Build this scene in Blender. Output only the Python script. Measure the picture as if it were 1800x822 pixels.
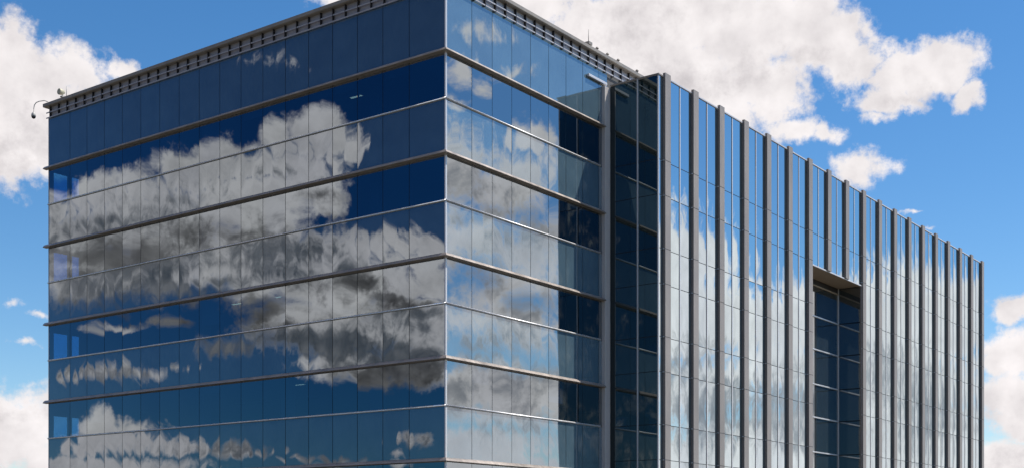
import bpy, bmesh, math, random
from mathutils import Vector
R = math.radians
S = bpy.context.scene
for o in list(bpy.data.objects): bpy.data.objects.remove(o)

# ------------------------------------------------------------------ camera
EYE = 1.7
cam_d = bpy.data.cameras.new('camera'); cam = bpy.data.objects.new('camera', cam_d)
S.collection.objects.link(cam); S.camera = cam
cam.location = (0, 0, EYE); cam.rotation_euler = (R(90), 0, 0)
cam_d.sensor_width = 36; cam_d.lens = 36*2249.03/1800
cam_d.shift_x = 0.0; cam_d.shift_y = (955.78-411)/1800
cam_d.clip_start = .1; cam_d.clip_end = 20000

# ------------------------------------------------------------------ light
SUN_AZ, SUN_EL = 81.3, 57.6
sd = bpy.data.lights.new('sun', 'SUN'); so = bpy.data.objects.new('sun', sd)
S.collection.objects.link(so)
sd.energy = 4.2; sd.angle = R(.5); sd.color = (1, .95, .88)
sv = Vector((math.sin(R(SUN_AZ))*math.cos(R(SUN_EL)), math.cos(R(SUN_AZ))*math.cos(R(SUN_EL)), math.sin(R(SUN_EL))))
so.rotation_euler = sv.to_track_quat('Z', 'Y').to_euler(); so.location = (60, 20, 80)

S.view_settings.view_transform = 'Standard'; S.view_settings.look = 'None'
S.view_settings.gamma = 1; S.view_settings.use_curve_mapping = False
S.view_settings.exposure = 0.0
S.render.engine = 'CYCLES'
S.cycles.use_denoising = True
S.cycles.max_bounces = 10; S.cycles.glossy_bounces = 6; S.cycles.transparent_max_bounces = 12
S.cycles.caustics_reflective = False; S.cycles.caustics_refractive = False
S.cycles.sample_clamp_indirect = 4

# cumulus lobes of the sky: azimuth, elevation, half width, half height (degrees), weight
CLOUDS = [
    (15.4, 19.9, 1.64, 0.86, 1.0), (16.4, 18.5, 1.86, 0.74, 0.9), (14.5, 21.1, 1.42, 1.07, 1.0), (8.8, 22.1, 4.9, 2.54, 1.0), (5.8, 21.6, 4.0, 2.58, 1.0),
    (-7.8, 23.0, 1.51, 0.55, 0.8), (18.6, 19.6, 2.04, 1.06, 1.0), (0.8, 22.8, 3.05, 1.29, 1.0), (3.8, 21.5, 3.53, 2.59, 1.0), (7.1, 20.5, 3.97, 2.83, 1.0),
    (10.3, 21.4, 3.89, 2.56, 1.0), (9.1, 18.8, 2.95, 2.0, 1.0), (11.3, 19.1, 2.19, 1.66, 1.0), (13.1, 21.2, 2.27, 2.12, 1.0), (14.7, 20.0, 1.77, 1.19, 1.0),
    (17.1, 19.1, 1.73, 1.04, 1.0), (18.8, 19.2, 1.58, 0.96, 1.0), (19.7, 18.1, 0.85, 0.82, 1.0), (16.0, 17.8, 1.17, 0.4, 0.5), (13.9, 17.2, 0.91, 0.54, 0.55),
    (15.2, 15.8, 1.46, 0.82, 0.8), (12.3, 17.4, 1.21, 0.68, 0.6), (9.6, 24.0, 9.99, 1.86, 1.0), (-21.4, 19.1, 1.79, 1.88, 1.0), (-19.8, 18.4, 1.82, 2.02, 1.0),
    (-20.5, 16.5, 1.92, 1.74, 1.0), (-18.6, 19.1, 1.62, 1.07, 0.9), (-17.2, 19.3, 1.05, 0.52, 0.7), (-21.8, 16.7, 1.78, 2.36, 1.0), (-19.4, 15.6, 1.37, 0.89, 1.0),
    (-21.4, 10.0, 0.98, 0.46, 0.36), (-20.4, 9.5, 0.9, 0.39, 0.34), (-20.8, 8.3, 1.08, 0.33, 0.32), (-21.4, 4.6, 3.39, 2.23, 1.0), (-18.4, 3.3, 5.18, 0.96, 1.0),
    (21.3, 9.7, 1.32, 0.69, 0.8), (21.8, 7.9, 1.73, 1.27, 1.0), (21.6, 5.6, 1.74, 1.87, 1.0), (21.0, 3.7, 1.75, 1.42, 1.0), (17.3, 13.9, 0.92, 0.23, 0.35),
    (18.1, 13.2, 0.92, 0.23, 0.3), (-87.1, 13.9, 1.36, 0.86, 1.0), (-89.1, 14.5, 1.75, 0.95, 1.0), (-91.0, 15.1, 1.54, 0.95, 1.0), (-92.7, 15.8, 1.57, 1.09, 1.0),
    (-94.3, 16.3, 1.27, 0.96, 1.0), (-95.4, 16.2, 1.23, 1.03, 1.0), (-96.5, 17.4, 1.04, 0.82, 1.0), (-98.3, 17.5, 1.45, 1.0, 1.0), (-99.6, 17.0, 0.8, 0.83, 0.9),
    (-97.3, 16.0, 2.24, 1.38, 1.0), (-95.1, 14.5, 3.46, 1.85, 1.0), (-90.8, 13.4, 4.32, 1.84, 1.0), (-87.8, 12.5, 2.07, 1.6, 1.0), (-98.5, 15.0, 1.05, 0.94, 1.0),
    (-88.4, 11.3, 2.79, 1.43, 1.0), (-91.9, 11.8, 3.87, 1.76, 1.0), (-95.6, 12.3, 3.72, 2.01, 1.0), (-98.7, 12.5, 2.26, 1.43, 1.0), (-99.8, 12.8, 1.51, 1.08, 1.0),
    (-101.5, 13.1, 1.32, 0.96, 1.0), (-103.2, 12.9, 1.27, 0.77, 1.0), (-103.4, 11.7, 1.53, 1.33, 1.0), (-101.3, 11.6, 2.28, 1.45, 1.0), (-99.0, 11.1, 2.77, 1.69, 1.0),
    (-97.3, 9.6, 2.37, 1.46, 1.0), (-100.0, 9.4, 3.03, 1.59, 1.0), (-102.6, 9.7, 2.54, 1.72, 1.0), (-103.1, 7.9, 2.54, 1.24, 1.0), (-99.8, 7.9, 2.77, 0.84, 1.0),
    (-91.9, 9.4, 1.08, 0.34, 0.6), (-94.2, 8.5, 1.46, 0.82, 0.6), (-89.6, 9.2, 2.11, 0.33, 0.5), (-87.6, 7.1, 0.59, 0.52, 0.6), (-88.7, 7.2, 0.65, 0.57, 0.6),
    (-89.7, 7.4, 0.93, 0.62, 0.7), (-91.1, 7.2, 0.81, 0.48, 0.6), (-92.7, 7.5, 0.72, 0.34, 0.3), (-89.1, 4.7, 1.21, 0.87, 1.0), (-88.2, 4.0, 1.38, 0.72, 1.0),
    (-90.4, 4.5, 1.3, 0.87, 1.0), (-91.9, 4.2, 1.08, 0.64, 1.0), (-92.9, 4.1, 0.96, 0.59, 1.0), (-94.6, 4.0, 0.98, 0.5, 0.8), (-102.1, 4.7, 0.41, 0.45, 0.6),
    (-103.2, 4.7, 0.91, 0.5, 0.7), (-101.7, 3.8, 0.66, 0.35, 0.6), (-99.3, 3.7, 1.15, 0.38, 0.6), (-97.5, 3.7, 0.99, 0.3, 0.5), (-96.1, 4.0, 0.74, 0.35, 0.45),
    (-96.3, 20.3, 2.23, 0.88, 0.24), (-88.7, 3.0, 5.19, 0.72, 1.0), (-100.5, 2.9, 3.03, 0.63, 0.9), (73.9, 2.9, 3.82, 1.52, 1.0), (72.4, 1.4, 3.05, 2.03, 1.0),
    (75.7, 1.4, 3.06, 2.03, 1.0), (75.7, 19.0, 1.27, 0.5, 0.3), (74.5, 19.7, 0.76, 0.58, 0.35), (72.4, 17.7, 1.27, 0.83, 0.9), (75.7, 16.6, 3.06, 1.97, 0.6),
    (73.1, 15.8, 3.31, 2.56, 0.55), (75.2, 13.4, 3.31, 2.62, 0.62), (72.4, 12.4, 3.05, 2.64, 0.6), (74.6, 10.0, 3.31, 2.21, 0.52), (72.4, 9.5, 2.8, 1.97, 0.6),
    (74.6, 7.0, 3.06, 1.5, 0.9), (72.4, 6.5, 2.54, 1.5, 0.9), (74.4, 4.5, 3.57, 1.26, 0.85), (74.6, 22.0, 1.78, 0.74, 0.46), (73.1, 20.2, 1.78, 0.54, 0.4),
    (75.2, 20.2, 0.76, 0.67, 0.6), (66.0, 12.6, 2.25, 2.27, 1.0), (64.5, 12.1, 1.98, 2.27, 1.0), (66.0, 9.9, 3.97, 2.67, 1.0), (63.3, 9.8, 2.21, 1.82, 1.0),
    (62.1, 9.3, 1.95, 1.82, 1.0), (63.3, 12.7, 0.59, 1.42, 0.5), (60.3, 9.7, 1.45, 2.16, 1.0), (61.6, 7.8, 3.38, 2.68, 0.7), (64.3, 6.9, 4.9, 2.47, 0.62),
    (58.9, 9.7, 1.43, 2.14, 1.0), (57.2, 9.6, 1.87, 2.83, 1.0), (55.8, 9.5, 1.84, 3.16, 1.0), (54.7, 9.2, 1.36, 2.57, 1.0), (53.5, 8.9, 1.35, 2.56, 1.0),
    (56.8, 6.5, 5.67, 2.64, 1.0), (64.3, 3.4, 4.9, 2.25, 1.0), (59.4, 2.6, 5.84, 2.22, 1.0), (54.7, 2.3, 5.53, 2.17, 1.0), (64.3, 0.6, 9.6, 2.01, 1.0),
    (60.6, 4.4, 7.05, 2.22, 0.9), (54.7, 4.2, 5.53, 2.63, 1.0),
]
# grey bases
BASES = [
    (-91.9, 13.0, 6.34, 1.39, 0.25), (-100.3, 9.9, 3.79, 1.47, 0.3), (-89.6, 7.3, 2.83, 0.96, 0.4), (-94.3, 4.1, 2.94, 0.99, 0.4), (-99.3, 3.9, 3.02, 1.0, 0.5),
    (-103.3, 4.5, 1.02, 1.01, 0.3), (-93.1, 13.5, 4.9, 1.4, 0.22), (-90.3, 12.2, 4.06, 1.39, 0.55), (-96.3, 12.7, 4.24, 1.19, 0.5), (-89.6, 10.5, 3.79, 1.17, 0.62),
    (-98.3, 11.3, 1.5, 0.97, 0.3), (-89.6, 13.3, 2.83, 0.55, 0.5), (-92.7, 14.4, 1.45, 0.55, 0.35), (-98.3, 15.1, 1.25, 0.42, 0.4), (-96.3, 15.8, 0.99, 0.46, 0.3),
    (-93.9, 11.2, 1.95, 0.52, 0.6), (-90.8, 11.0, 1.9, 0.71, 0.6), (-99.5, 11.8, 1.51, 0.48, 0.5), (-101.5, 10.7, 1.27, 0.49, 0.6), (-98.3, 12.8, 1.0, 0.38, 0.5),
    (-88.4, 10.9, 1.62, 0.93, 0.7), (-94.8, 13.1, 1.47, 0.47, 0.5), (-90.3, 12.2, 1.41, 0.37, 0.5), (-91.9, 10.2, 6.84, 0.95, 1.0), (-99.8, 8.7, 3.03, 1.11, 0.9),
    (-101.8, 7.6, 3.04, 1.12, 1.0), (-97.3, 9.1, 2.49, 0.98, 0.8), (-87.8, 13.1, 1.38, 0.91, 0.4), (-100.3, 11.4, 2.27, 0.73, 0.5), (-91.9, 12.5, 3.62, 0.94, 0.35),
    (-96.3, 12.0, 2.98, 0.96, 0.4), (-88.4, 12.0, 1.85, 0.58, 0.6), (-94.3, 8.5, 1.71, 0.97, 0.9), (-102.6, 10.3, 1.52, 0.61, 0.6), (-91.9, 9.4, 1.92, 0.48, 0.8),
    (75.2, 16.2, 1.53, 1.17, 0.35), (72.6, 13.9, 1.53, 1.43, 0.4), (74.9, 11.9, 1.78, 0.97, 0.45), (73.1, 5.5, 2.04, 1.01, 0.4), (74.1, 8.5, 3.56, 1.24, 0.5),
    (74.9, 14.4, 1.53, 0.71, 0.45), (72.4, 10.5, 1.53, 0.98, 0.5), (75.7, 6.7, 1.53, 1.0, 0.5), (72.4, 7.5, 2.29, 1.0, 0.6), (65.5, 7.9, 2.98, 1.23, 0.55),
    (63.0, 5.9, 3.66, 1.48, 0.8), (60.6, 6.3, 2.17, 1.71, 0.6), (59.4, 4.6, 2.38, 1.23, 0.7), (56.8, 7.2, 2.32, 1.44, 0.5), (54.9, 5.2, 2.71, 1.68, 0.5),
    (65.5, 4.7, 2.98, 1.0, 0.3), (5.6, 21.6, 3.01, 1.09, 0.25), (12.0, 20.0, 2.41, 0.88, 0.25), (17.3, 18.4, 1.84, 0.52, 0.25), (-19.6, 16.9, 1.83, 0.87, 0.3),
    (7.1, 19.6, 3.97, 1.56, 0.3), (-20.5, 15.9, 2.73, 1.31, 0.25), (-20.9, 5.4, 3.87, 0.57, 0.3), (21.4, 3.9, 1.75, 1.41, 0.3),
]

class NT:
    def __init__(s, t): s.t = t
    def n(s, typ, **kw):
        nd = s.t.nodes.new(typ)
        for k, v in kw.items(): setattr(nd, k, v)
        return nd
    def put(s, sock, v):
        if isinstance(v, bpy.types.NodeSocket): s.t.links.new(v, sock)
        else: sock.default_value = v
    def m(s, op, a, b=None, c=None, clamp=False):
        nd = s.n('ShaderNodeMath', operation=op, use_clamp=clamp)
        for i, v in enumerate((a, b, c)):
            if v is not None: s.put(nd.inputs[i], v)
        return nd.outputs[0]
    def v(s, op, a, b=None, c=None):
        nd = s.n('ShaderNodeVectorMath', operation=op)
        for i, x in enumerate((a, b, c)):
            if x is not None: s.put(nd.inputs[i], x)
        return nd.outputs['Value'] if op in ('LENGTH', 'DOT_PRODUCT') else nd.outputs[0]
    def noise(s, vec, scale, detail=8, rough=.55, lac=2.0, col=False, dist=0):
        nd = s.n('ShaderNodeTexNoise'); s.put(nd.inputs['Vector'], vec)
        nd.inputs['Scale'].default_value = scale; nd.inputs['Detail'].default_value = detail
        nd.inputs['Roughness'].default_value = rough; nd.inputs['Lacunarity'].default_value = lac
        nd.inputs['Distortion'].default_value = dist
        return nd.outputs['Color' if col else 'Fac']
    def mr(s, v, a, b, c, d, smooth=False):
        nd = s.n('ShaderNodeMapRange'); nd.interpolation_type = 'SMOOTHSTEP' if smooth else 'LINEAR'
        s.put(nd.inputs[0], v)
        for i, x in enumerate((a, b, c, d)): s.put(nd.inputs[i+1], x)
        return nd.outputs[0]
    def mix(s, f, a, b, mode='MIX'):
        nd = s.n('ShaderNodeMix', data_type='RGBA', blend_type=mode)
        s.put(nd.inputs[0], f); s.put(nd.inputs[6], a); s.put(nd.inputs[7], b)
        return nd.outputs[2]

W = bpy.data.worlds.new('World'); S.world = W; W.use_nodes = True
wt = W.node_tree; wt.nodes.clear(); w = NT(wt)
sky = w.n('ShaderNodeTexSky', sky_type='NISHITA', sun_disc=False)
sky.sun_elevation = R(SUN_EL); sky.sun_rotation = R(SUN_AZ)
sky.air_density = 1.0; sky.dust_density = .3; sky.ozone_density = 3.0; sky.altitude = 300
STR = .14
tc = w.n('ShaderNodeTexCoord'); dirv = tc.outputs['Generated']
sep = w.n('ShaderNodeSeparateXYZ'); w.put(sep.inputs[0], dirv)
az = w.m('MULTIPLY', w.m('ARCTAN2', sep.outputs[0], sep.outputs[1]), 180/math.pi)
el = w.m('MULTIPLY', w.m('ARCSINE', sep.outputs[2]), 180/math.pi)
cmb = w.n('ShaderNodeCombineXYZ'); w.put(cmb.inputs[0], az); w.put(cmb.inputs[1], el)
P0 = cmb.outputs[0]
# billowing edges: displace the field by two noises
wz = w.v('SUBTRACT', w.noise(P0, .35, 6, .6, col=True), (.5, .5, .5))
P1 = w.v('ADD', P0, w.v('MULTIPLY', wz, (2.2, 2.0, 0)))
def lobes(L, slope):
    acc = None
    for a, e, ra, re, wt_ in L:
        d_ = w.v('LENGTH', w.v('MULTIPLY_ADD', P1, (1/ra, 1/re, 0), (-a/ra, -e/re, 0)))
        f_ = w.m('MULTIPLY_ADD', d_, -max(wt_, slope), wt_)
        acc = f_ if acc is None else w.m('MAXIMUM', acc, f_)
    return acc
anti = w.m('COSINE', w.m('MULTIPLY_ADD', az, math.pi/180, R(130)))
field = lobes(CLOUDS, .7); base = lobes(BASES, .1)
# broken cumulus over the rest of the sky (behind the viewer and overhead)
gen = w.m('MULTIPLY', w.m('SUBTRACT', w.noise(dirv, 3.2, 5, .55), w.mr(el, 35, 55, .60, .46)), 3.0)
away = w.m('MAXIMUM', w.mr(w.m('ABSOLUTE', az), 112, 122, 0, 1), w.mr(el, 27, 34, 0, 1))
for c_, h_ in ((-53, 23), (35, 9), (95, 13)):      # the sectors between
    away = w.m('MAXIMUM', away, w.mr(w.m('ABSOLUTE', w.m('SUBTRACT', az, c_)), h_, h_+5, 1, 0))
gen = w.m('SUBTRACT', w.m('MULTIPLY', w.m('ADD', gen, 1.0), away), 1.0)
field = w.m('MAXIMUM', field, gen)
fb = w.noise(P0, .55, 12, .62)
fine = w.noise(P0, 1.7, 10, .66)
dens = w.m('ADD', field, w.m('MULTIPLY_ADD', fb, 1.5, -.75))
dens = w.m('ADD', dens, w.m('MULTIPLY_ADD', fine, .8, -.4))
alpha = w.mr(dens, -.10, .42, 0, 1, True)
# light from the sun's side on every billow
off = w.v('ADD', P0, (.5, .6, 0))
soft = w.noise(P0, .34, 7, .55)
emb = w.m('SUBTRACT', soft, w.noise(off, .34, 7, .55))
emb2 = w.m('SUBTRACT', fine, w.noise(w.v('ADD', P0, (.12, .18, 0)), 1.7, 10, .66))
lum = w.m('ADD', w.m('MULTIPLY', emb, w.mr(anti, .3, .9, .62, 1.05)), w.m('MULTIPLY', emb2, w.mr(anti, .3, .9, .03, .22)))
thick = w.mr(dens, .1, 1.1, 0, .03)
# grey bases and the grey hollows between the billows, with edges of their own
hollow = w.m('ADD', base, w.m('ADD', w.m('MULTIPLY_ADD', fb, 1.5, -.75), w.m('MULTIPLY_ADD', fine, .9, -.45)))
dark = w.mr(hollow, -.06, .5, 0, 1, True)
near = w.m('COSINE', w.m('MULTIPLY_ADD', az, math.pi/180, R(-82)))
depth = w.m('MAXIMUM', w.mr(anti, .35, .9, .15, .70, True), w.mr(w.m('COSINE', w.m('MULTIPLY_ADD', az, math.pi/180, R(-82))), .66, .92, .15, .42))      # clouds seen against the sun's far side show their grey flanks
shade = w.m('SUBTRACT', w.m('ADD', w.mr(anti, .3, .9, .90, .95), lum), w.m('ADD', thick, w.m('MULTIPLY', dark, depth)))
shade = w.m('MINIMUM', w.m('MAXIMUM', shade, .13), 1.05)
shade = w.m('MULTIPLY', shade, w.mr(near, .55, .98, 1.0, 1.32))      # brighter towards the sun
ccol = w.mix(w.mr(shade, .2, .9, 0, 1), w.mix(w.mr(anti, .2, .8, 0, 1), w.mix(w.mr(near, .5, .7, 0, 1), (.90, .83, .88, 1), (.78, .84, .96, 1)), (.80, .77, .78, 1)), (1.0, .95, .95, 1))
ccol = w.v('SCALE', ccol); 
ccol.node.inputs['Scale'].default_value = 1; w.put(ccol.node.inputs['Scale'], w.m('MULTIPLY', shade, 1/STR))
skyc = w.n('ShaderNodeGamma'); w.put(skyc.inputs[0], sky.outputs[0]); skyc.inputs[1].default_value = 1.0
hs = w.n('ShaderNodeHueSaturation'); w.put(hs.inputs['Color'], skyc.outputs[0]); hs.inputs['Saturation'].default_value = 1.29
# the sky opposite the sun is deeper blue
deep = w.mr(anti, .15, .90, 1.0, .22, True)
tintn = w.mix(w.mr(anti, .35, .9, 0, 1, True), hs.outputs[0], w.v('MULTIPLY', hs.outputs[0], (.26, .72, 1.22)))
skyv = w.v('SCALE', tintn); w.put(skyv.node.inputs['Scale'], deep)
col = w.mix(alpha, skyv, ccol)
bg = w.n('ShaderNodeBackground'); w.put(bg.inputs[0], col); bg.inputs[1].default_value = STR
wo = w.n('ShaderNodeOutputWorld'); w.put(wo.inputs[0], bg.outputs[0])
W.cycles.sampling_method = 'MANUAL'; W.cycles.sample_map_resolution = 1024

# ------------------------------------------------------------------ materials
def mat(name):
    m_ = bpy.data.materials.new(name); m_.use_nodes = True
    t = m_.node_tree; t.nodes.clear(); k = NT(t)
    out = k.n('ShaderNodeOutputMaterial')
    return m_, k, out
def pbr(name, col, rough, metal=0, var=.12, scale=1.2, streak=True, spec=.4):
    m_, k, out = mat(name)
    b = k.n('ShaderNodeBsdfPrincipled')
    t = k.n('ShaderNodeTexCoord').outputs['Object']
    st = k.v('MULTIPLY', t, (1, 1, .25 if streak else 1))
    a = k.noise(st, scale, 6, .65); c = k.noise(t, scale*9, 4, .6)
    f_ = k.m('ADD', k.m('MULTIPLY', a, .7), k.m('MULTIPLY', c, .3))
    lo = tuple(x*(1-var*1.6) for x in col)+(1,); hi = tuple(min(1, x*(1+var*1.6)) for x in col)+(1,)
    k.put(b.inputs['Base Color'], k.mix(k.mr(f_, .3, .7, 0, 1), lo, hi))
    k.put(b.inputs['Roughness'], k.mr(a, .3, .7, rough*.8, min(1, rough*1.2)))
    b.inputs['Metallic'].default_value = metal; b.inputs['Specular IOR Level'].default_value = spec
    k.put(out.inputs[0], b.outputs[0]); return m_
def fres(k, r0, top):
    # Schlick reflectance of the coated pane
    lw = k.n('ShaderNodeLayerWeight'); lw.inputs['Blend'].default_value = .5
    p5 = k.m('POWER', lw.outputs['Facing'], 5.0)
    return k.m('MULTIPLY_ADD', p5, top-r0, r0)
def vision(name, r0, tint, trans, top=1.0):
    m_, k, out = mat(name)
    g = k.n('ShaderNodeBsdfGlossy'); g.inputs['Roughness'].default_value = 0.0
    rn = k.n('ShaderNodeObjectInfo').outputs['Random']
    k.put(g.inputs['Color'], k.mix(rn, tuple(c*.93 for c in tint)+(1,), tuple(min(1, c*1.04) for c in tint)+(1,)))
    t = k.n('ShaderNodeBsdfTransparent'); t.inputs['Color'].default_value = trans+(1,)
    x = k.n('ShaderNodeMixShader'); k.put(x.inputs[0], fres(k, r0, top)); k.put(x.inputs[1], t.outputs[0]); k.put(x.inputs[2], g.outputs[0])
    k.put(out.inputs[0], x.outputs[0]); return m_
def spandrel(name, r0, tint, back, top=1.0, dots=True):
    m_, k, out = mat(name)
    g = k.n('ShaderNodeBsdfGlossy'); g.inputs['Roughness'].default_value = 0.0
    rn = k.n('ShaderNodeObjectInfo').outputs['Random']
    k.put(g.inputs['Color'], k.mix(rn, tuple(c*.93 for c in tint)+(1,), tuple(min(1, c*1.04) for c in tint)+(1,)))
    d_ = k.n('ShaderNodeBsdfDiffuse')
    tcn = k.n('ShaderNodeTexCoord').outputs['Object']
    a = k.noise(tcn, .9, 3, .5); b = k.noise(tcn, 26, 2, .6)
    f_ = k.m('ADD', k.m('MULTIPLY', a, .5), k.m('MULTIPLY', b, .5))
    lo = tuple(c*.78 for c in back)+(1,); hi = tuple(min(1, c*1.2) for c in back)+(1,)
    k.put(d_.inputs[0], k.mix(k.mr(f_, .3, .7, 0, 1), lo, hi))
    x = k.n('ShaderNodeMixShader'); k.put(x.inputs[0], fres(k, r0, top)); k.put(x.inputs[1], d_.outputs[0]); k.put(x.inputs[2], g.outputs[0])
    k.put(out.inputs[0], x.outputs[0]); return m_
M = {}
M['vision'] = vision('vision_glass', .36, (.85, .93, 1.0), (.10, .27, .46))
M['clear'] = vision('end_glass', .08, (.9, .96, 1.0), (.62, .82, .95))
M['spandrel'] = spandrel('spandrel_glass', .30, (.90, .95, 1.0), (.115, .185, .225))
M['wing'] = spandrel('wing_glass', .62, (.83, .94, 1.0), (.02, .05, .07))
M['return'] = spandrel('return_glass', .18, (.88, .97, .95), (.014, .034, .038))
M['recess'] = spandrel('recess_glass', .30, (.92, .97, 1.0), (.040, .055, .062))
M['silver'] = pbr('silver_aluminium', (.90, .88, .86), .46, .6, .07)
M['white_metal'] = pbr('white_aluminium', (.80, .78, .77), .35, .2, .05)
M['ledge'] = pbr('painted_ledge', (.47, .41, .36), .40, .5, .15)
M['panel'] = pbr('grey_metal_panel', (.385, .345, .31), .55, .1, .13)
M['roof_edge'] = pbr('coping_metal', (.38, .34, .29), .5, .1, .12)
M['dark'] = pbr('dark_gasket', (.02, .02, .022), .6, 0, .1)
M['post'] = pbr('post_panel', (.86, .80, .74), .4, .1, .05)
M['blocker'] = pbr('dark_reflection_blocker', (.020, .032, .036), .5, 0, .15)  # non-mirroring stand-in for return glass, for the added sheet beside the post
M['rail'] = pbr('louvre_rail', (.60, .58, .58), .45, .2, .06)
M['bracket'] = pbr('bracket_steel', (.035, .03, .03), .6, 0, .15)
M['fascia'] = pbr('roof_fascia', (.52, .50, .52), .5, .1, .06)
M['soffit'] = pbr('soffit_panel', (.50, .40, .30), .7, 0, .08, streak=False)
M['interior'] = pbr('interior_wall', (.13, .13, .13), .9, 0, .2)
M['ceiling'] = pbr('interior_ceiling', (.45, .45, .44), .9, 0, .06, streak=False)
M['slab'] = pbr('concrete_slab', (.10, .10, .10), .9, 0, .1, streak=False)
M['roof'] = pbr('roof_membrane', (.35, .34, .32), .9, 0, .1, streak=False)
M['cam_white'] = pbr('fixture_paint', (.62, .60, .55), .45, 0, .1)
M['glass_dark'] = pbr('smoked_dome', (.05, .045, .04), .12, 0, .1, spec=.6)
M['blind'] = pbr('roller_blind', (.42, .42, .40), .9, 0, .05)
M['cream'] = pbr('cream_enamel', (.62, .58, .42), .45, 0, .1)

# ------------------------------------------------------------------ mesh helpers
class MB:
    def __init__(s): s.v = []; s.f = []; s.mi = []; s.sm = []
    def box(s, x0, x1, y0, y1, z0, z1, mi=0):
        b = len(s.v)
        for z in (z0, z1):
            s.v += [(x0, y0, z), (x1, y0, z), (x1, y1, z), (x0, y1, z)]
        for q in ((0, 3, 2, 1), (4, 5, 6, 7), (0, 1, 5, 4), (1, 2, 6, 5), (2, 3, 7, 6), (3, 0, 4, 7)):
            s.f.append(tuple(b+i for i in q)); s.mi.append(mi); s.sm.append(False)
        return s
    def prism(s, pts, fn, t0, t1, mi=0):
        # profile pts (p,q) swept from t0 to t1; fn(p,q,t) -> xyz
        b = len(s.v); n_ = len(pts)
        for t in (t0, t1): s.v += [fn(p, q, t) for p, q in pts]
        for i in range(n_):
            j = (i+1) % n_
            s.f.append((b+i, b+j, b+n_+j, b+n_+i)); s.mi.append(mi); s.sm.append(False)
        s.f.append(tuple(b+i for i in reversed(range(n_)))); s.f.append(tuple(b+n_+i for i in range(n_)))
        s.mi += [mi, mi]; s.sm += [False, False]
        return s
    def tube(s, path, r, seg=8, mi=0, radii=None):
        b = len(s.v); P_ = [Vector(p) for p in path]
        for i, p in enumerate(P_):
            t = (P_[min(i+1, len(P_)-1)]-P_[max(i-1, 0)]).normalized()
            a = t.orthogonal().normalized() if abs(t.z) > .99 else t.cross(Vector((0, 0, 1))).normalized()
            c = t.cross(a)
            rr = radii[i] if radii else r
            for k in range(seg):
                g = 2*math.pi*k/seg; s.v.append(tuple(p+(a*math.cos(g)+c*math.sin(g))*rr))
        for i in range(len(P_)-1):
            for k in range(seg):
                k2 = (k+1) % seg
                s.f.append((b+i*seg+k, b+i*seg+k2, b+(i+1)*seg+k2, b+(i+1)*seg+k)); s.mi.append(mi); s.sm.append(True)
        e = b+(len(P_)-1)*seg
        s.f.append(tuple(b+k for k in reversed(range(seg)))); s.f.append(tuple(e+k for k in range(seg)))
        s.mi += [mi, mi]; s.sm += [False, False]
        return s
    def pane(s, o, ex, ez, wd, ht, nrm, bow, twist, tx, tz, nx=16, nz=8, mi=0, wav=0, ph=0):
        # a sheet of glass with the slight bow that heat treatment leaves, tilted a hair in its frame
        b = len(s.v); o = Vector(o); ex = Vector(ex); ez = Vector(ez); nrm = Vector(nrm)
        for j in range(nz+1):
            for i in range(nx+1):
                p = i/nx; q = j/nz; a = 2*p-1; c = 2*q-1
                h = bow*((1-a*a)*(1-c*c)) + twist*a*c*.5 + tx*a*wd/2 + tz*c*ht/2 + wav*(math.sin(a*6+ph)+.3*math.sin(a*11+ph*2.3))*math.cos(c*1.4+ph*.6)*(1-c*c*.6)
                s.v.append(tuple(o+ex*(p*wd)+ez*(q*ht)+nrm*h))
        st = nx+1
        for j in range(nz):
            for i in range(nx):
                k = b+j*st+i
                s.f.append((k, k+1, k+st+1, k+st)); s.mi.append(mi); s.sm.append(True)
        return s
    def build(s, name, mats, parent=None, loc=None):
        me = bpy.data.meshes.new(name); me.from_pydata(s.v, [], s.f)
        if not isinstance(mats, (list, tuple)): mats = [mats]
        for m_ in mats: me.materials.append(m_)
        me.polygons.foreach_set('material_index', s.mi); me.polygons.foreach_set('use_smooth', s.sm)
        me.update()
        o = bpy.data.objects.new(name, me); S.collection.objects.link(o)
        if parent: o.parent = parent
        if loc: o.location = loc
        return o
def bevel(o, wd=.012, seg=2):
    m_ = o.modifiers.new('bevel', 'BEVEL'); m_.width = wd; m_.segments = seg; m_.limit_method = 'ANGLE'
    return o
def empty(name, loc, rz=0):
    o = bpy.data.objects.new(name, None); S.collection.objects.link(o)
    o.location = loc; o.rotation_euler = (0, 0, rz); return o
def tag(o, label=None, cat=None, group=None, kind=None):
    for k, v in (('label', label), ('category', cat), ('group', group), ('kind', kind)):
        if v: o[k] = v
    return o

# ------------------------------------------------------------------ the setting
g = MB(); N = 24; RAD = 6000
g.v.append((0, 0, 0))
for i in range(N): g.v.append((RAD*math.cos(2*math.pi*i/N), RAD*math.sin(2*math.pi*i/N), 0))
for i in range(N): g.f.append((0, 1+i, 1+(i+1) % N)); g.mi.append(0); g.sm.append(False)
gm = pbr('dry_ground', (.11, .10, .08), .95, 0, .25, .02, streak=False)
tag(g.build('ground', gm), kind='structure')

# ------------------------------------------------------------------ the building
# local axes: x out of the right-hand facade, y along it away from the corner, left facade is y = 0, running to -x
TH = .6381
B = empty('office_building', (-2.6048, 50.0908, 0), -TH)
tag(B, 'blue mirrored glass office block with silver ledges and a grey finned wing', 'building')
rnd = random.Random(7)
LEN = 26.41; RI = 11.8128; PR = 2.7374; DEP = 60.5
E0 = EYE
LTOP = [E0+19.40-4*k for k in range(5)]       # top of each ledge
MUL = [E0+17.446-4*k for k in range(5)]       # silver sill rails
ZTOP = E0+21.88                               # underside of the roof louvre
ZROOF = E0+22.42
WB = E0+21.2593                               # top of the finned wing
LH = .165                                      # ledge depth
GAP = .013

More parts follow.
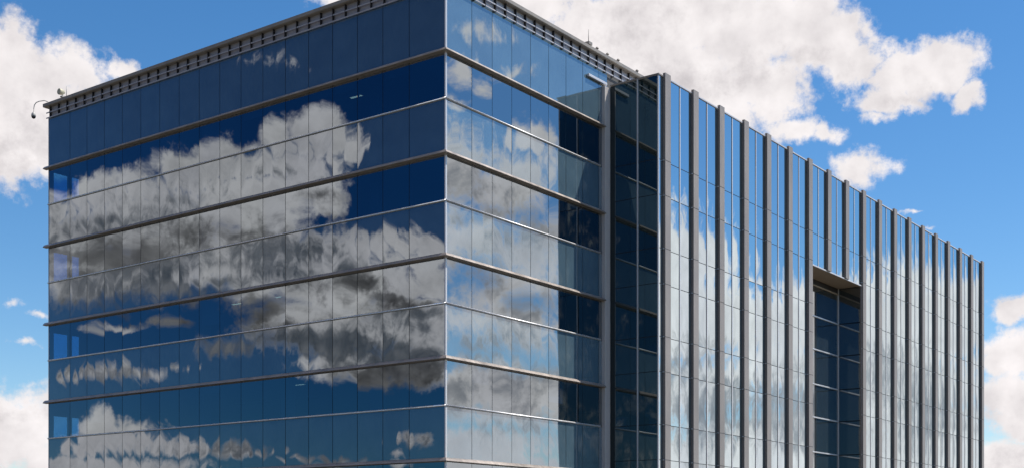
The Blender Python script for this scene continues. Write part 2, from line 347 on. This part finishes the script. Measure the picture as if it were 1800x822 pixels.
lx = [0, -1.8777] + [-1.8777-1.4203*i for i in range(1, 17)] + [-LEN]
ry = [0, 1.6616] + [1.6616+1.3473*i for i in range(1, 8)] + [RI-.01]
panes = []   # kind, face, a0, a1, z0, z1
def rows():
    out = [('s', LTOP[0]+.0, ZTOP)]
    for k in range(5):
        out.append(('v', MUL[k]+.03, LTOP[k]-LH))
        low = LTOP[k+1] if k < 4 else .45
        out.append(('s', low, MUL[k]-.03))
    return out
for kind, z0, z1 in rows():
    for i in range(len(lx)-1): panes.append((kind, 'L', lx[i+1], lx[i], z0, z1))
    for i in range(len(ry)-1): panes.append((kind, 'R', ry[i], ry[i+1], z0, z1))
cx_, sx_ = math.cos(-TH), math.sin(-TH)
def world(x, y): return (-2.6048+cx_*x-sx_*y, 50.0908+sx_*x+cx_*y)
def seen(p):
    # rough share of the picture the pane takes
    kind, fc, a0, a1, z0, z1 = p
    X, Y = world(*(((a0+a1)/2, 0) if fc == 'L' else (0, (a0+a1)/2)))
    c = .75 if fc == 'L' else .62
    zb = max(z0, E0+Y*(955.8-822)/2249)
    zt = min(z1, E0+Y*955.8/2249)
    return max(0, zt-zb)*(a1-a0)*c/(Y*Y)
def glass_pane(mb, p, amp):
    kind, fc, a0, a1, z0, z1 = p
    j = 1 if kind == 's' else .3
    bow = rnd.uniform(.0012, .0038)*j*amp*(1 if kind == 's' else rnd.choice((1, 1, -1)))
    tw = rnd.gauss(0, .0030)*j*amp; tx = rnd.gauss(0, .0009)*max(j, .7)*amp; tz = rnd.gauss(0, .0009)*max(j, .7)*amp
    wv = rnd.uniform(.0, .0004)*amp*(1 if kind == 's' else .12)
    if fc == 'L': mb.pane((a0+GAP, 0, z0), (1, 0, 0), (0, 0, 1), a1-a0-2*GAP, z1-z0, (0, -1, 0), bow, tw, tx, tz, wav=wv, ph=rnd.uniform(0, 6))
    else: mb.pane((0, a0+GAP, z0), (0, 1, 0), (0, 0, 1), a1-a0-2*GAP, z1-z0, (1, 0, 0), bow, tw, tx, tz, wav=wv, ph=rnd.uniform(0, 6))
for kind, nm, mt in (('v', 'window', M['vision']), ('s', 'spandrel_panel', M['spandrel'])):
    L = sorted([p for p in panes if p[0] == kind], key=seen, reverse=True)
    for p in L[:100]:
        mb = MB(); glass_pane(mb, p, 1.0); mb.build(nm, mt, B)
    mb = MB()
    for p in L[100:]: glass_pane(mb, p, 1.0)
    tag(mb.build(nm, mt, B), kind='stuff')

# dark joint backing between panes, a thin frame just behind the glass
f_ = MB()
for x in lx[1:]: f_.box(x-.022, x+.022, .012, .10, .45, ZTOP)
for kind, z0, z1 in rows():
    pass
f_.build('joint_frame', M['dark'], B)
f_ = MB()
for y in ry[1:-1]: f_.box(-.10, -.012, y-.022, y+.022, .45, ZTOP)
f_.build('joint_frame', M['dark'], B)

# sunshade ledges: a tapered blade along each facade at every floor, mitred round the corner
OV = .225
prof = [(-.02, 0), (.09, 0), (.16, -.05), (OV-.012, -.118), (OV, -.135), (OV-.012, -.15), (.06, -LH), (-.02, -LH)]
for k in range(5):
    z = LTOP[k]
    mb = MB()
    a = [(-LEN-OV, -p, z+q) for p, q in prof]; b = [(p, -p, z+q) for p, q in prof]
    mb.v += a+b; n_ = len(prof)
    for i in range(n_): j = (i+1) % n_; mb.f.append((i, j, n_+j, n_+i))
    mb.f += [tuple(range(n_))[::-1], tuple(range(n_, 2*n_))]; mb.mi += [0]*(n_+2); mb.sm += [False]*(n_+2)
    mb.build('sunshade_ledge', M['ledge'], B)
    mb = MB()
    a = [(p, -p, z+q) for p, q in prof]; b = [(p, RI-.40, z+q) for p, q in prof]
    mb.v += a+b
    for i in range(n_): j = (i+1) % n_; mb.f.append((i, n_+i, n_+j, j))
    mb.f += [tuple(range(n_)), tuple(range(n_, 2*n_))[::-1]]; mb.mi += [0]*(n_+2); mb.sm += [False]*(n_+2)
    mb.build('sunshade_ledge', M['ledge'], B)
    # silver sill rail
    mz = MUL[k]
    nose = [(-.015, .042), (.02, .042), (.048, .030), (.066, .008), (.066, -.018), (.045, -.038), (-.015, -.042)]
    for side in (0, 1):
        mb = MB(); n_ = len(nose)
        if side == 0: mb.v += [(-LEN-.05, -p, mz+q) for p, q in nose]+[(p, -p, mz+q) for p, q in nose]
        else: mb.v += [(p, RI-.63, mz+q) for p, q in nose]+[(p, -p, mz+q) for p, q in nose]
        for i in range(n_): j = (i+1) % n_; mb.f.append((i, j, n_+j, n_+i))
        mb.f += [tuple(range(n_))[::-1], tuple(range(n_, 2*n_))]; mb.mi += [0]*(n_+2); mb.sm += [True]*n_+[False, False]
        mb.build('sill_rail', M['silver'], B)
# bright corner trim, cut where the ledges pass
mb = MB(); zc = [.45]+sorted([v for k in range(5) for v in (LTOP[k]-LH, LTOP[k], MUL[k]-.043, MUL[k]+.043)])+[ZTOP]
for i in range(0, len(zc), 2): mb.box(-.028, .030, -.030, .06, zc[i]+.001, zc[i+1]-.001)
mb.build('corner_trim', M['white_metal'], B)
mb = MB().box(-LEN-.03, -LEN+.0, -.02, .05, .45, ZTOP); mb.build('corner_trim', M['white_metal'], B)

# roof edge: fascia, two rails on dark brackets, coping above
MB().box(-LEN, -.012, .012, .20, ZTOP, ZROOF).build('roof_fascia', M['fascia'], B)
MB().box(-.20, -.012, .21, DEP, ZTOP, ZROOF).build('roof_fascia', M['fascia'], B)
OC = .22
for z0 in (ZTOP-.03, ZTOP+.235):
    MB().box(-LEN-.12, .092, -.09, -.055, z0, z0+.05).build('louvre_rail', M['rail'], B)
    MB().box(  .055, .09, -.054, RI+14, z0, z0+.05).build('louvre_rail', M['rail'], B)
nb = 37
for i in range(nb):
    x = -.30-i*(LEN-.5)/(nb-1)
    MB().box(x-.017, x+.017, -.094, .011, ZTOP+.024, ZROOF-.002).build('roof_bracket', M['bracket'], B)
for i in range(30):
    y = .35+i*.7
    MB().box(-.011, .094, y-.019, y+.019, ZTOP-.05, ZROOF-.002).build('roof_bracket', M['bracket'], B)
cp = [(-.3, 0), (OC-.04, 0), (OC, .03), (OC, .17), (OC-.05, .20), (-.3, .23)]
mb = MB(); a = [(-LEN-OC, -p, ZROOF+q) for p, q in cp]; b = [(p, -p, ZROOF+q) for p, q in cp]; n_ = len(cp)
mb.v += a+b
for i in range(n_): j = (i+1) % n_; mb.f.append((i, n_+i, n_+j, j))
mb.f += [tuple(range(n_)), tuple(range(n_, 2*n_))[::-1]]; mb.mi += [0]*(n_+2); mb.sm += [False]*(n_+2)
mb.build('roof_coping', M['roof_edge'], B)
mb = MB(); a = [(p, -p, ZROOF+q) for p, q in cp]; b = [(p, DEP, ZROOF+q) for p, q in cp]
mb.v += a+b
for i in range(n_): j = (i+1) % n_; mb.f.append((i, j, n_+j, n_+i))
mb.f += [tuple(range(n_))[::-1], tuple(range(n_, 2*n_))]; mb.mi += [0]*(n_+2); mb.sm += [False]*(n_+2)
mb.build('roof_coping', M['roof_edge'], B)
MB().box(-LEN, -.31, .31, DEP, ZROOF, ZROOF+.1).build('roof', M['roof'], B)

# storeys behind the glass
for k in range(5):
    zt = LTOP[k]+.05; zlow = MUL[k]
    top = ZROOF-.05 if k == 0 else MUL[k-1]-.06
    MB().box(-LEN+.12, -.14, .14, DEP-.3, LTOP[k]-LH+.02, top).build('floor_slab', [M['ceiling']], B)
MB().box(-LEN+.12, -.14, .14, DEP-.3, .02, MUL[4]-.06).build('floor_slab', M['slab'], B)
for k in range(5):
    MB().box(-LEN+7, -6.5, 6.0, DEP-8, MUL[k]-.05, LTOP[k]-LH+.01).build('core_wall', M['interior'], B)
    # partition walls and columns just inside
    for x in (-4.8, -10.2, -15.9, -21.5):
        MB().box(x-.22, x+.22, 1.1, 1.55, MUL[k]-.05, LTOP[k]-LH+.01).build('column', M['blind'], B)
    mb = MB().box(-2.6, -2.2, 4.2, 4.6, MUL[k]-.05, LTOP[k]-LH+.01); mb.build('column', M['blind'], B)
# roller blinds drawn to different heights
rb = random.Random(31)
for k in range(4):
    zc_ = LTOP[k]-LH
    for i in range(1, 18):
        if rb.random() < .20:
            hh = rb.choice((.35, .6, .9, 1.2, 1.65))
            MB().box(lx[i+1]+.04, lx[i]-.04, .115, .127, zc_-hh, zc_-.01).build('roller_blind', M['blind'], B)
    for i in range(0, 6):
        if rb.random() < .16:
            hh = rb.choice((.4, .7, 1.0))
            MB().box(-.127, -.115, ry[i]+.05, ry[i+1]-.05, zc_-hh, zc_-.01).build('roller_blind', M['blind'], B)
# end wall on the far left, glazed beside the corner
drop = [.10, .18, .34, .62, .3]
for k in range(5):
    z0, z1 = MUL[k]+.03, LTOP[k]-LH-drop[k]
    MB().box(-LEN, -LEN+.006, .22, 1.05, z0, z1).build('end_window', M['clear'], B)
    MB().box(-LEN, -LEN+.006, 1.27, 1.75, z0, z1).build('end_window', M['clear'], B)
mb = MB(); x0, x1 = -LEN-.0, -LEN+.10
mb.box(x0, x1, .013, .21, .45, ZTOP); mb.box(x0, x1, 1.06, 1.26, .45, ZTOP); mb.box(x0, x1, 1.76, DEP, .02, ZTOP)
zz = [.45]+sorted([v for k in range(5) for v in (MUL[k]+.03, LTOP[k]-LH-drop[k])])+[ZTOP]
for i in range(0, len(zz), 2):
    mb.box(x0, x1, .215, 1.055, zz[i], zz[i+1]); mb.box(x0, x1, 1.265, 1.755, zz[i], zz[i+1])
mb.build('end_wall', M['interior'], B)
MB().box(-LEN, 0, DEP, DEP+.2, .02, ZTOP).build('rear_wall', M['interior'], B)
MB().box(-.2, -.02, RI+.02, DEP, .02, ZTOP-.002).build('inner_wall', M['interior'], B)
MB().box(-LEN-.02, .03, -.035, .2, .02, .44).build('plinth', M['panel'], B)
MB().box(-.2, .035, .21, RI, .02, .44).build('plinth', M['panel'], B)

# ---------------- the finned wing
F0, FP, NF = .40, 2.6628, 19
FD, FW = .135, .50
y_of = lambda t: RI+t
WL = F0+FP*(NF-1)+FW+.02
# grey post in the inner corner
mb = MB(); mb.box(-.01, .17, RI-.46, RI-.005, .02, WB-.12)
for yy in (RI-.36, RI-.22, RI-.10): mb.box(.171, .176, yy-.012, yy+.012, .02, WB-.13, 1)
mb.build('corner_post', [M['post'], M['rail']], B)
MB().box(.172, .42, RI-.008, RI+.02, .45, WB-.05).build('reflection_blocker', M['blocker'], B)  # dull dark sheet added in place of glass, to stop the post's mirror image
# short silver flashing at the top of the post, lying along the glass
bevel(MB().box(.015, .14, RI-1.75, RI-.20, WB-.03, WB+.10).build('flashing', M['white_metal'], B), .02)
joints = sorted([m_ for m_ in MUL]+[m_-1.6 for m_ in MUL])
joints = [j for j in joints if j > .4]
zl = [.45]+joints+[WB-.02]
def strip(axis, a0, a1, c, zlist, mt, amp=1.0, nm='glass_strip', flip=1):
    mb = MB()
    bw = rnd.uniform(.0022, .0044)
    for i in range(len(zlist)-1):
        z0, z1 = zlist[i]+.014, zlist[i+1]-.014
        bow = bw*rnd.uniform(.8, 1.2)*amp; tw = rnd.gauss(0, .0012)*amp; tx = rnd.gauss(0, .001)*amp; tz = rnd.gauss(0, .001)*amp
        if axis == 'y': mb.pane((c, a0, z0), (0, 1, 0), (0, 0, 1), a1-a0, z1-z0, (1, 0, 0), bow, tw, tx, tz, 10, 8, 0, .00025*amp, i*1.7+a0)
        else: mb.pane((a0, c, z0), (1, 0, 0), (0, 0, 1), a1-a0, z1-z0, (0, -1, 0), bow, tw, tx, tz, 6, 10)
        if i:
            z = zlist[i]
            if axis == 'y': mb.box(c-.02, c+.006, a0, a1, z-.0135, z+.0135, 1)
            else: mb.box(a0, a1, c-.006, c+.02, z-.0135, z+.0135, 1)
    return mb.build(nm, [mt, M['dark']], B)
# return wall
xm = 1.6566
strip('x', .42, xm-.03, RI, zl, M['return'], .5); strip('x', xm+.03, PR-.06, RI, zl, M['return'], .5)
bevel(MB().box(xm-.03, xm+.03, RI-.05, RI+.02, .45, WB-.02).build('glazing_bar', M['white_metal'], B), .008)
MB().box(PR-.055, PR+.012, RI-.012, RI+.05, .45, WB-.02).build('corner_trim', M['white_metal'], B)
# recess two bays wide and a third between fins six and nine
RT0, RT1, RDP = F0+6*FP+FW+.02, F0+9*FP-.06, 1.43
RZ = E0+(955.8-464.0)*(50.0908+.8031*(RI+RT0)-.5957*PR)/2249.03
for i in range(NF):
    t0 = F0+i*FP
    zb = .02
    if 6 < i < 9: zb = RZ+.03
    top = WB+.16
    mb = MB()
    dy = rnd.gauss(0, .006); ya, yb = y_of(t0)+dy, y_of(t0+FW)+dy+rnd.gauss(0, .004)
    mb.box(PR+.004, PR+FD, ya, yb, zb, top)
    # joint lines and the small clips that tie each length of fin to the wall
    for j in joints:
        if j > zb+.2:
            mb.box(PR+.02, PR+FD+.003, ya-.003, yb+.003, j-.011, j+.011, 1)
            mb.box(PR+.005, PR+.10, ya-.035, ya-.004, j-.022, j+.022, 2)
    mb.build('wall_fin', [M['panel'], M['dark'], M['silver']], B)
    # glass to the right of the fin
    segs = []
    if i < NF-1: segs.append((t0+FW*.5, t0+FP+.02))
    for (s0, s1) in segs:
        mid = t0+FW+(FP-FW)*.5
        zbase = RZ if 6 <= i < 9 else .45
        zz = [zbase]+[z for z in zl[1:] if z > zbase+.3]
        strip('y', y_of(s0), y_of(mid-.08), PR, zz, M['wing'], 1.0)
        strip('y', y_of(mid+.03), y_of(s1), PR, zz, M['wing'], 1.0)
        bevel(MB().box(PR-.03, PR+.016, y_of(mid)-.04, y_of(mid)+.04, zz[0], WB-.02).build('glazing_bar', M['white_metal'], B), .008)
        MB().box(PR-.02, PR+.008, y_of(mid)-.085, y_of(mid)-.041, zz[0], WB-.02).build('glazing_gasket', M['dark'], B)
strip('y', RI+.055, y_of(F0+.1), PR, zl, M['wing'], .4)
# coping of the wing
mb = MB(); mb.box(.18, PR+.045, RI-.05, RI+.35, WB-.015, WB+.04); mb.build('wing_coping', M['panel'], B)
MB().box(PR-.35, PR+.046, RI+.351, y_of(WL), WB-.015, WB+.042).build('wing_coping', M['white_metal'], B)
MB().box(0, PR-.36, RI+.36, y_of(WL), WB-.4, WB-.3).build('wing_roof', M['roof'], B)
MB().box(0, PR-.03, y_of(WL)-.3, y_of(WL)-.02, .02, WB-.02).build('wing_end_wall', M['panel'], B)
# recess: soffit, back glazing, side glazing, transoms, bright trim
yA, yB = y_of(RT0), y_of(RT1); xb = PR-RDP
MB().box(xb-.05, PR-.002, yA, yB+.02, RZ-.02, RZ+.02).build('recess_soffit', M['soffit'], B)
bevel(MB().box(PR-.001, PR+.05, yA-.02, yB+.06, RZ-.03, RZ+.05).build('recess_trim', M['white_metal'], B), .008)
bevel(MB().box(PR-.04, PR+.05, yA-.085, yA-.021, .02, RZ+.05).build('recess_trim', M['white_metal'], B), .008)
bevel(MB().box(PR-.04, PR+.03, yB+.021, yB+.075, .02, RZ-.031).build('recess_trim', M['panel'], B), .008)
MB().box(xb-.02, xb+.02, yA, yB-.06, RZ-.34, RZ-.022).build('recess_header', M['bracket'], B)
bevel(MB().box(xb-.02, xb+.06, yA, yB-.07, RZ-.42, RZ-.341).build('recess_header', M['soffit'], B), .01)
zr = [.45]+joints_r if False else None
trans = sorted([m_ for m_ in MUL if m_ < RZ-.4]+[m_-1.95 for m_ in MUL if m_-1.95 > .5 and m_-1.95 < RZ-.6])
zr = [.45]+trans+[RZ-.40]
def rec_pane(z0, z1, side):
    mb = MB()
    if side: mb.pane((xb+.03, yB, z0+.03), (1, 0, 0), (0, 0, 1), RDP-.06, z1-z0-.06, (0, -1, 0), .001, .0005, 0, 0)
    else: mb.pane((xb, yA, z0+.03), (0, 1, 0), (0, 0, 1), yB-yA-.03, z1-z0-.06, (1, 0, 0), .0015, .001, 0, 0)
    mb.build('recess_window', M['recess'], B)
for i in range(len(zr)-1):
    rec_pane(zr[i], zr[i+1], False)
    rec_pane(zr[i], zr[i+1] if i < len(zr)-2 else RZ-.03, True)
for z in trans:
    bevel(MB().box(xb-.02, xb+.06, yA, yB-.07, z-.04, z+.04).build('transom', M['silver'], B), .01)
    MB().box(xb+.061, PR-.03, yB-.012, yB+.03, z-.015, z+.015).build('transom', M['dark'], B)
bevel(MB().box(xb-.02, xb+.055, yB-.065, yB+.01, .02, RZ-.022).build('recess_mullion', M['white_metal'], B), .01)
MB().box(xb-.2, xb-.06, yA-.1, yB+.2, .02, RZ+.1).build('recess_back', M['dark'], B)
MB().box(xb-.05, PR-.05, yA-.08, yA-.01, .02, RZ-.022).build('recess_jamb', M['panel'], B)

# ------------------------------------------------------------------ small things on the roof edge
def lp(x, y, z): X, Y = world(x, y); return (X, Y, z)
r_ = empty('security_camera', lp(-LEN-.30, -.25, ZROOF+.27), -TH)
tag(r_, 'dome security camera hanging from a curved arm at the left roof corner', 'camera')
pts = [(.35, .15, .0), (.1, .12, .10), (-.25, .05, .12), (-.45, .0, .08), (-.56, -.03, -.03), (-.60, -.04, -.2), (-.62, -.04, -.42)]
MB().tube(pts, .022).build('arm', M['cam_white'], r_)
prof_c = [(-.38, .03), (-.42, .07), (-.48, .105), (-.56, .12), (-.62, .115)]
MB().tube([(-.62, -.04, z) for z, _ in prof_c], .1, 14, radii=[q for _, q in prof_c]).build('housing', M['cam_white'], r_)
pd = [(-.621, .11), (-.66, .105), (-.70, .08), (-.73, .03)]
MB().tube([(-.62, -.04, z) for z, _ in pd], .1, 14, radii=[q for _, q in pd]).build('lens_dome', M['glass_dark'], r_)
fl = empty('floodlight', lp(-LEN+1.25, -.05, ZROOF+.26), -TH)
tag(fl, 'small cream floodlight with a short rod on the left end of the roof edge', 'floodlight')
MB().box(-.10, .10, -.08, .08, .0, .06).build('base', M['cam_white'], fl)
MB().tube([(0, 0, .06), (0, 0, .16)], .03).build('stem', M['cam_white'], fl)
bevel(MB().tube([(0, -.22, .24), (0, -.20, .24), (0, -.05, .26), (0, .10, .28)], .1, 16, radii=[.15, .155, .15, .08]).build('lamp_head', M['cream'], fl), .01)
MB().tube([(.30, .02, .0), (.30, .02, .5)], .018).build('rod', M['cam_white'], fl)
ae = empty('roof_antenna', lp(.05, 10.15, ZROOF+.25), -TH)
tag(ae, 'thin whip antenna on the sunlit right roof edge', 'antenna')
MB().box(-.12, .12, -.14, .14, 0, .13).build('base', M['roof_edge'], ae)
MB().tube([(0, 0, .13), (0, 0, .72)], .012, 6, radii=[.016, .006]).build('whip', M['bracket'], ae)
spots = [(10.85, .05, 'low round vent cap on the roof edge nearest the whip antenna'),
         (11.73, .05, 'low vent cap on the roof edge, second from the whip antenna'),
         (12.68, .06, 'low vent cap on the roof edge, third from the whip antenna'),
         (14.4, .07, 'low vent cap on the roof edge just left of the finned wing top')]
for y, h, lb in spots:
    v_ = empty('roof_vent', lp(.06, y, ZROOF+.25), -TH); tag(v_, lb, 'vent', 'vent caps along the right roof edge')
    MB().tube([(0, 0, 0), (0, 0, h)], .05, 10).build('pipe', M['roof_edge'], v_)
    MB().tube([(0, 0, h), (0, 0, h+.03), (0, 0, h+.09)], .1, 12, radii=[.08, .08, .03]).build('cap', M['roof_edge'], v_)
# office ceiling lights seen through the glass of the left facade
lm, lk, lo = mat('lamp_panel'); em = lk.n('ShaderNodeEmission'); em.inputs[0].default_value = (1, .66, .38, 1); em.inputs[1].default_value = 1.6
lk.put(lo.inputs[0], em.outputs[0])
lights = [(-13.9, 1.6, 2, 'lit ceiling light inside the third glazed floor, the left one of two'),
          (-11.0, 1.6, 2, 'lit ceiling light inside the third glazed floor, the right one of two'),
          (-10.2, 2.0, 3, 'lit ceiling light inside the fourth glazed floor of the left facade'),
          (-6.2, 1.5, 0, 'lit ceiling light inside the top glazed floor near the corner')]
for x, y, k, lb in lights:
    c_ = empty('ceiling_light', lp(x, y, LTOP[k]-LH+.018), -TH); tag(c_, lb, 'ceiling light', 'office ceiling lights behind the left facade')
    MB().box(-.33, .33, -.09, .09, -.05, 0).build('housing', M['cam_white'], c_)
    MB().box(-.31, .31, -.07, .07, -.056, -.051).build('lamp_panel', lm, c_)
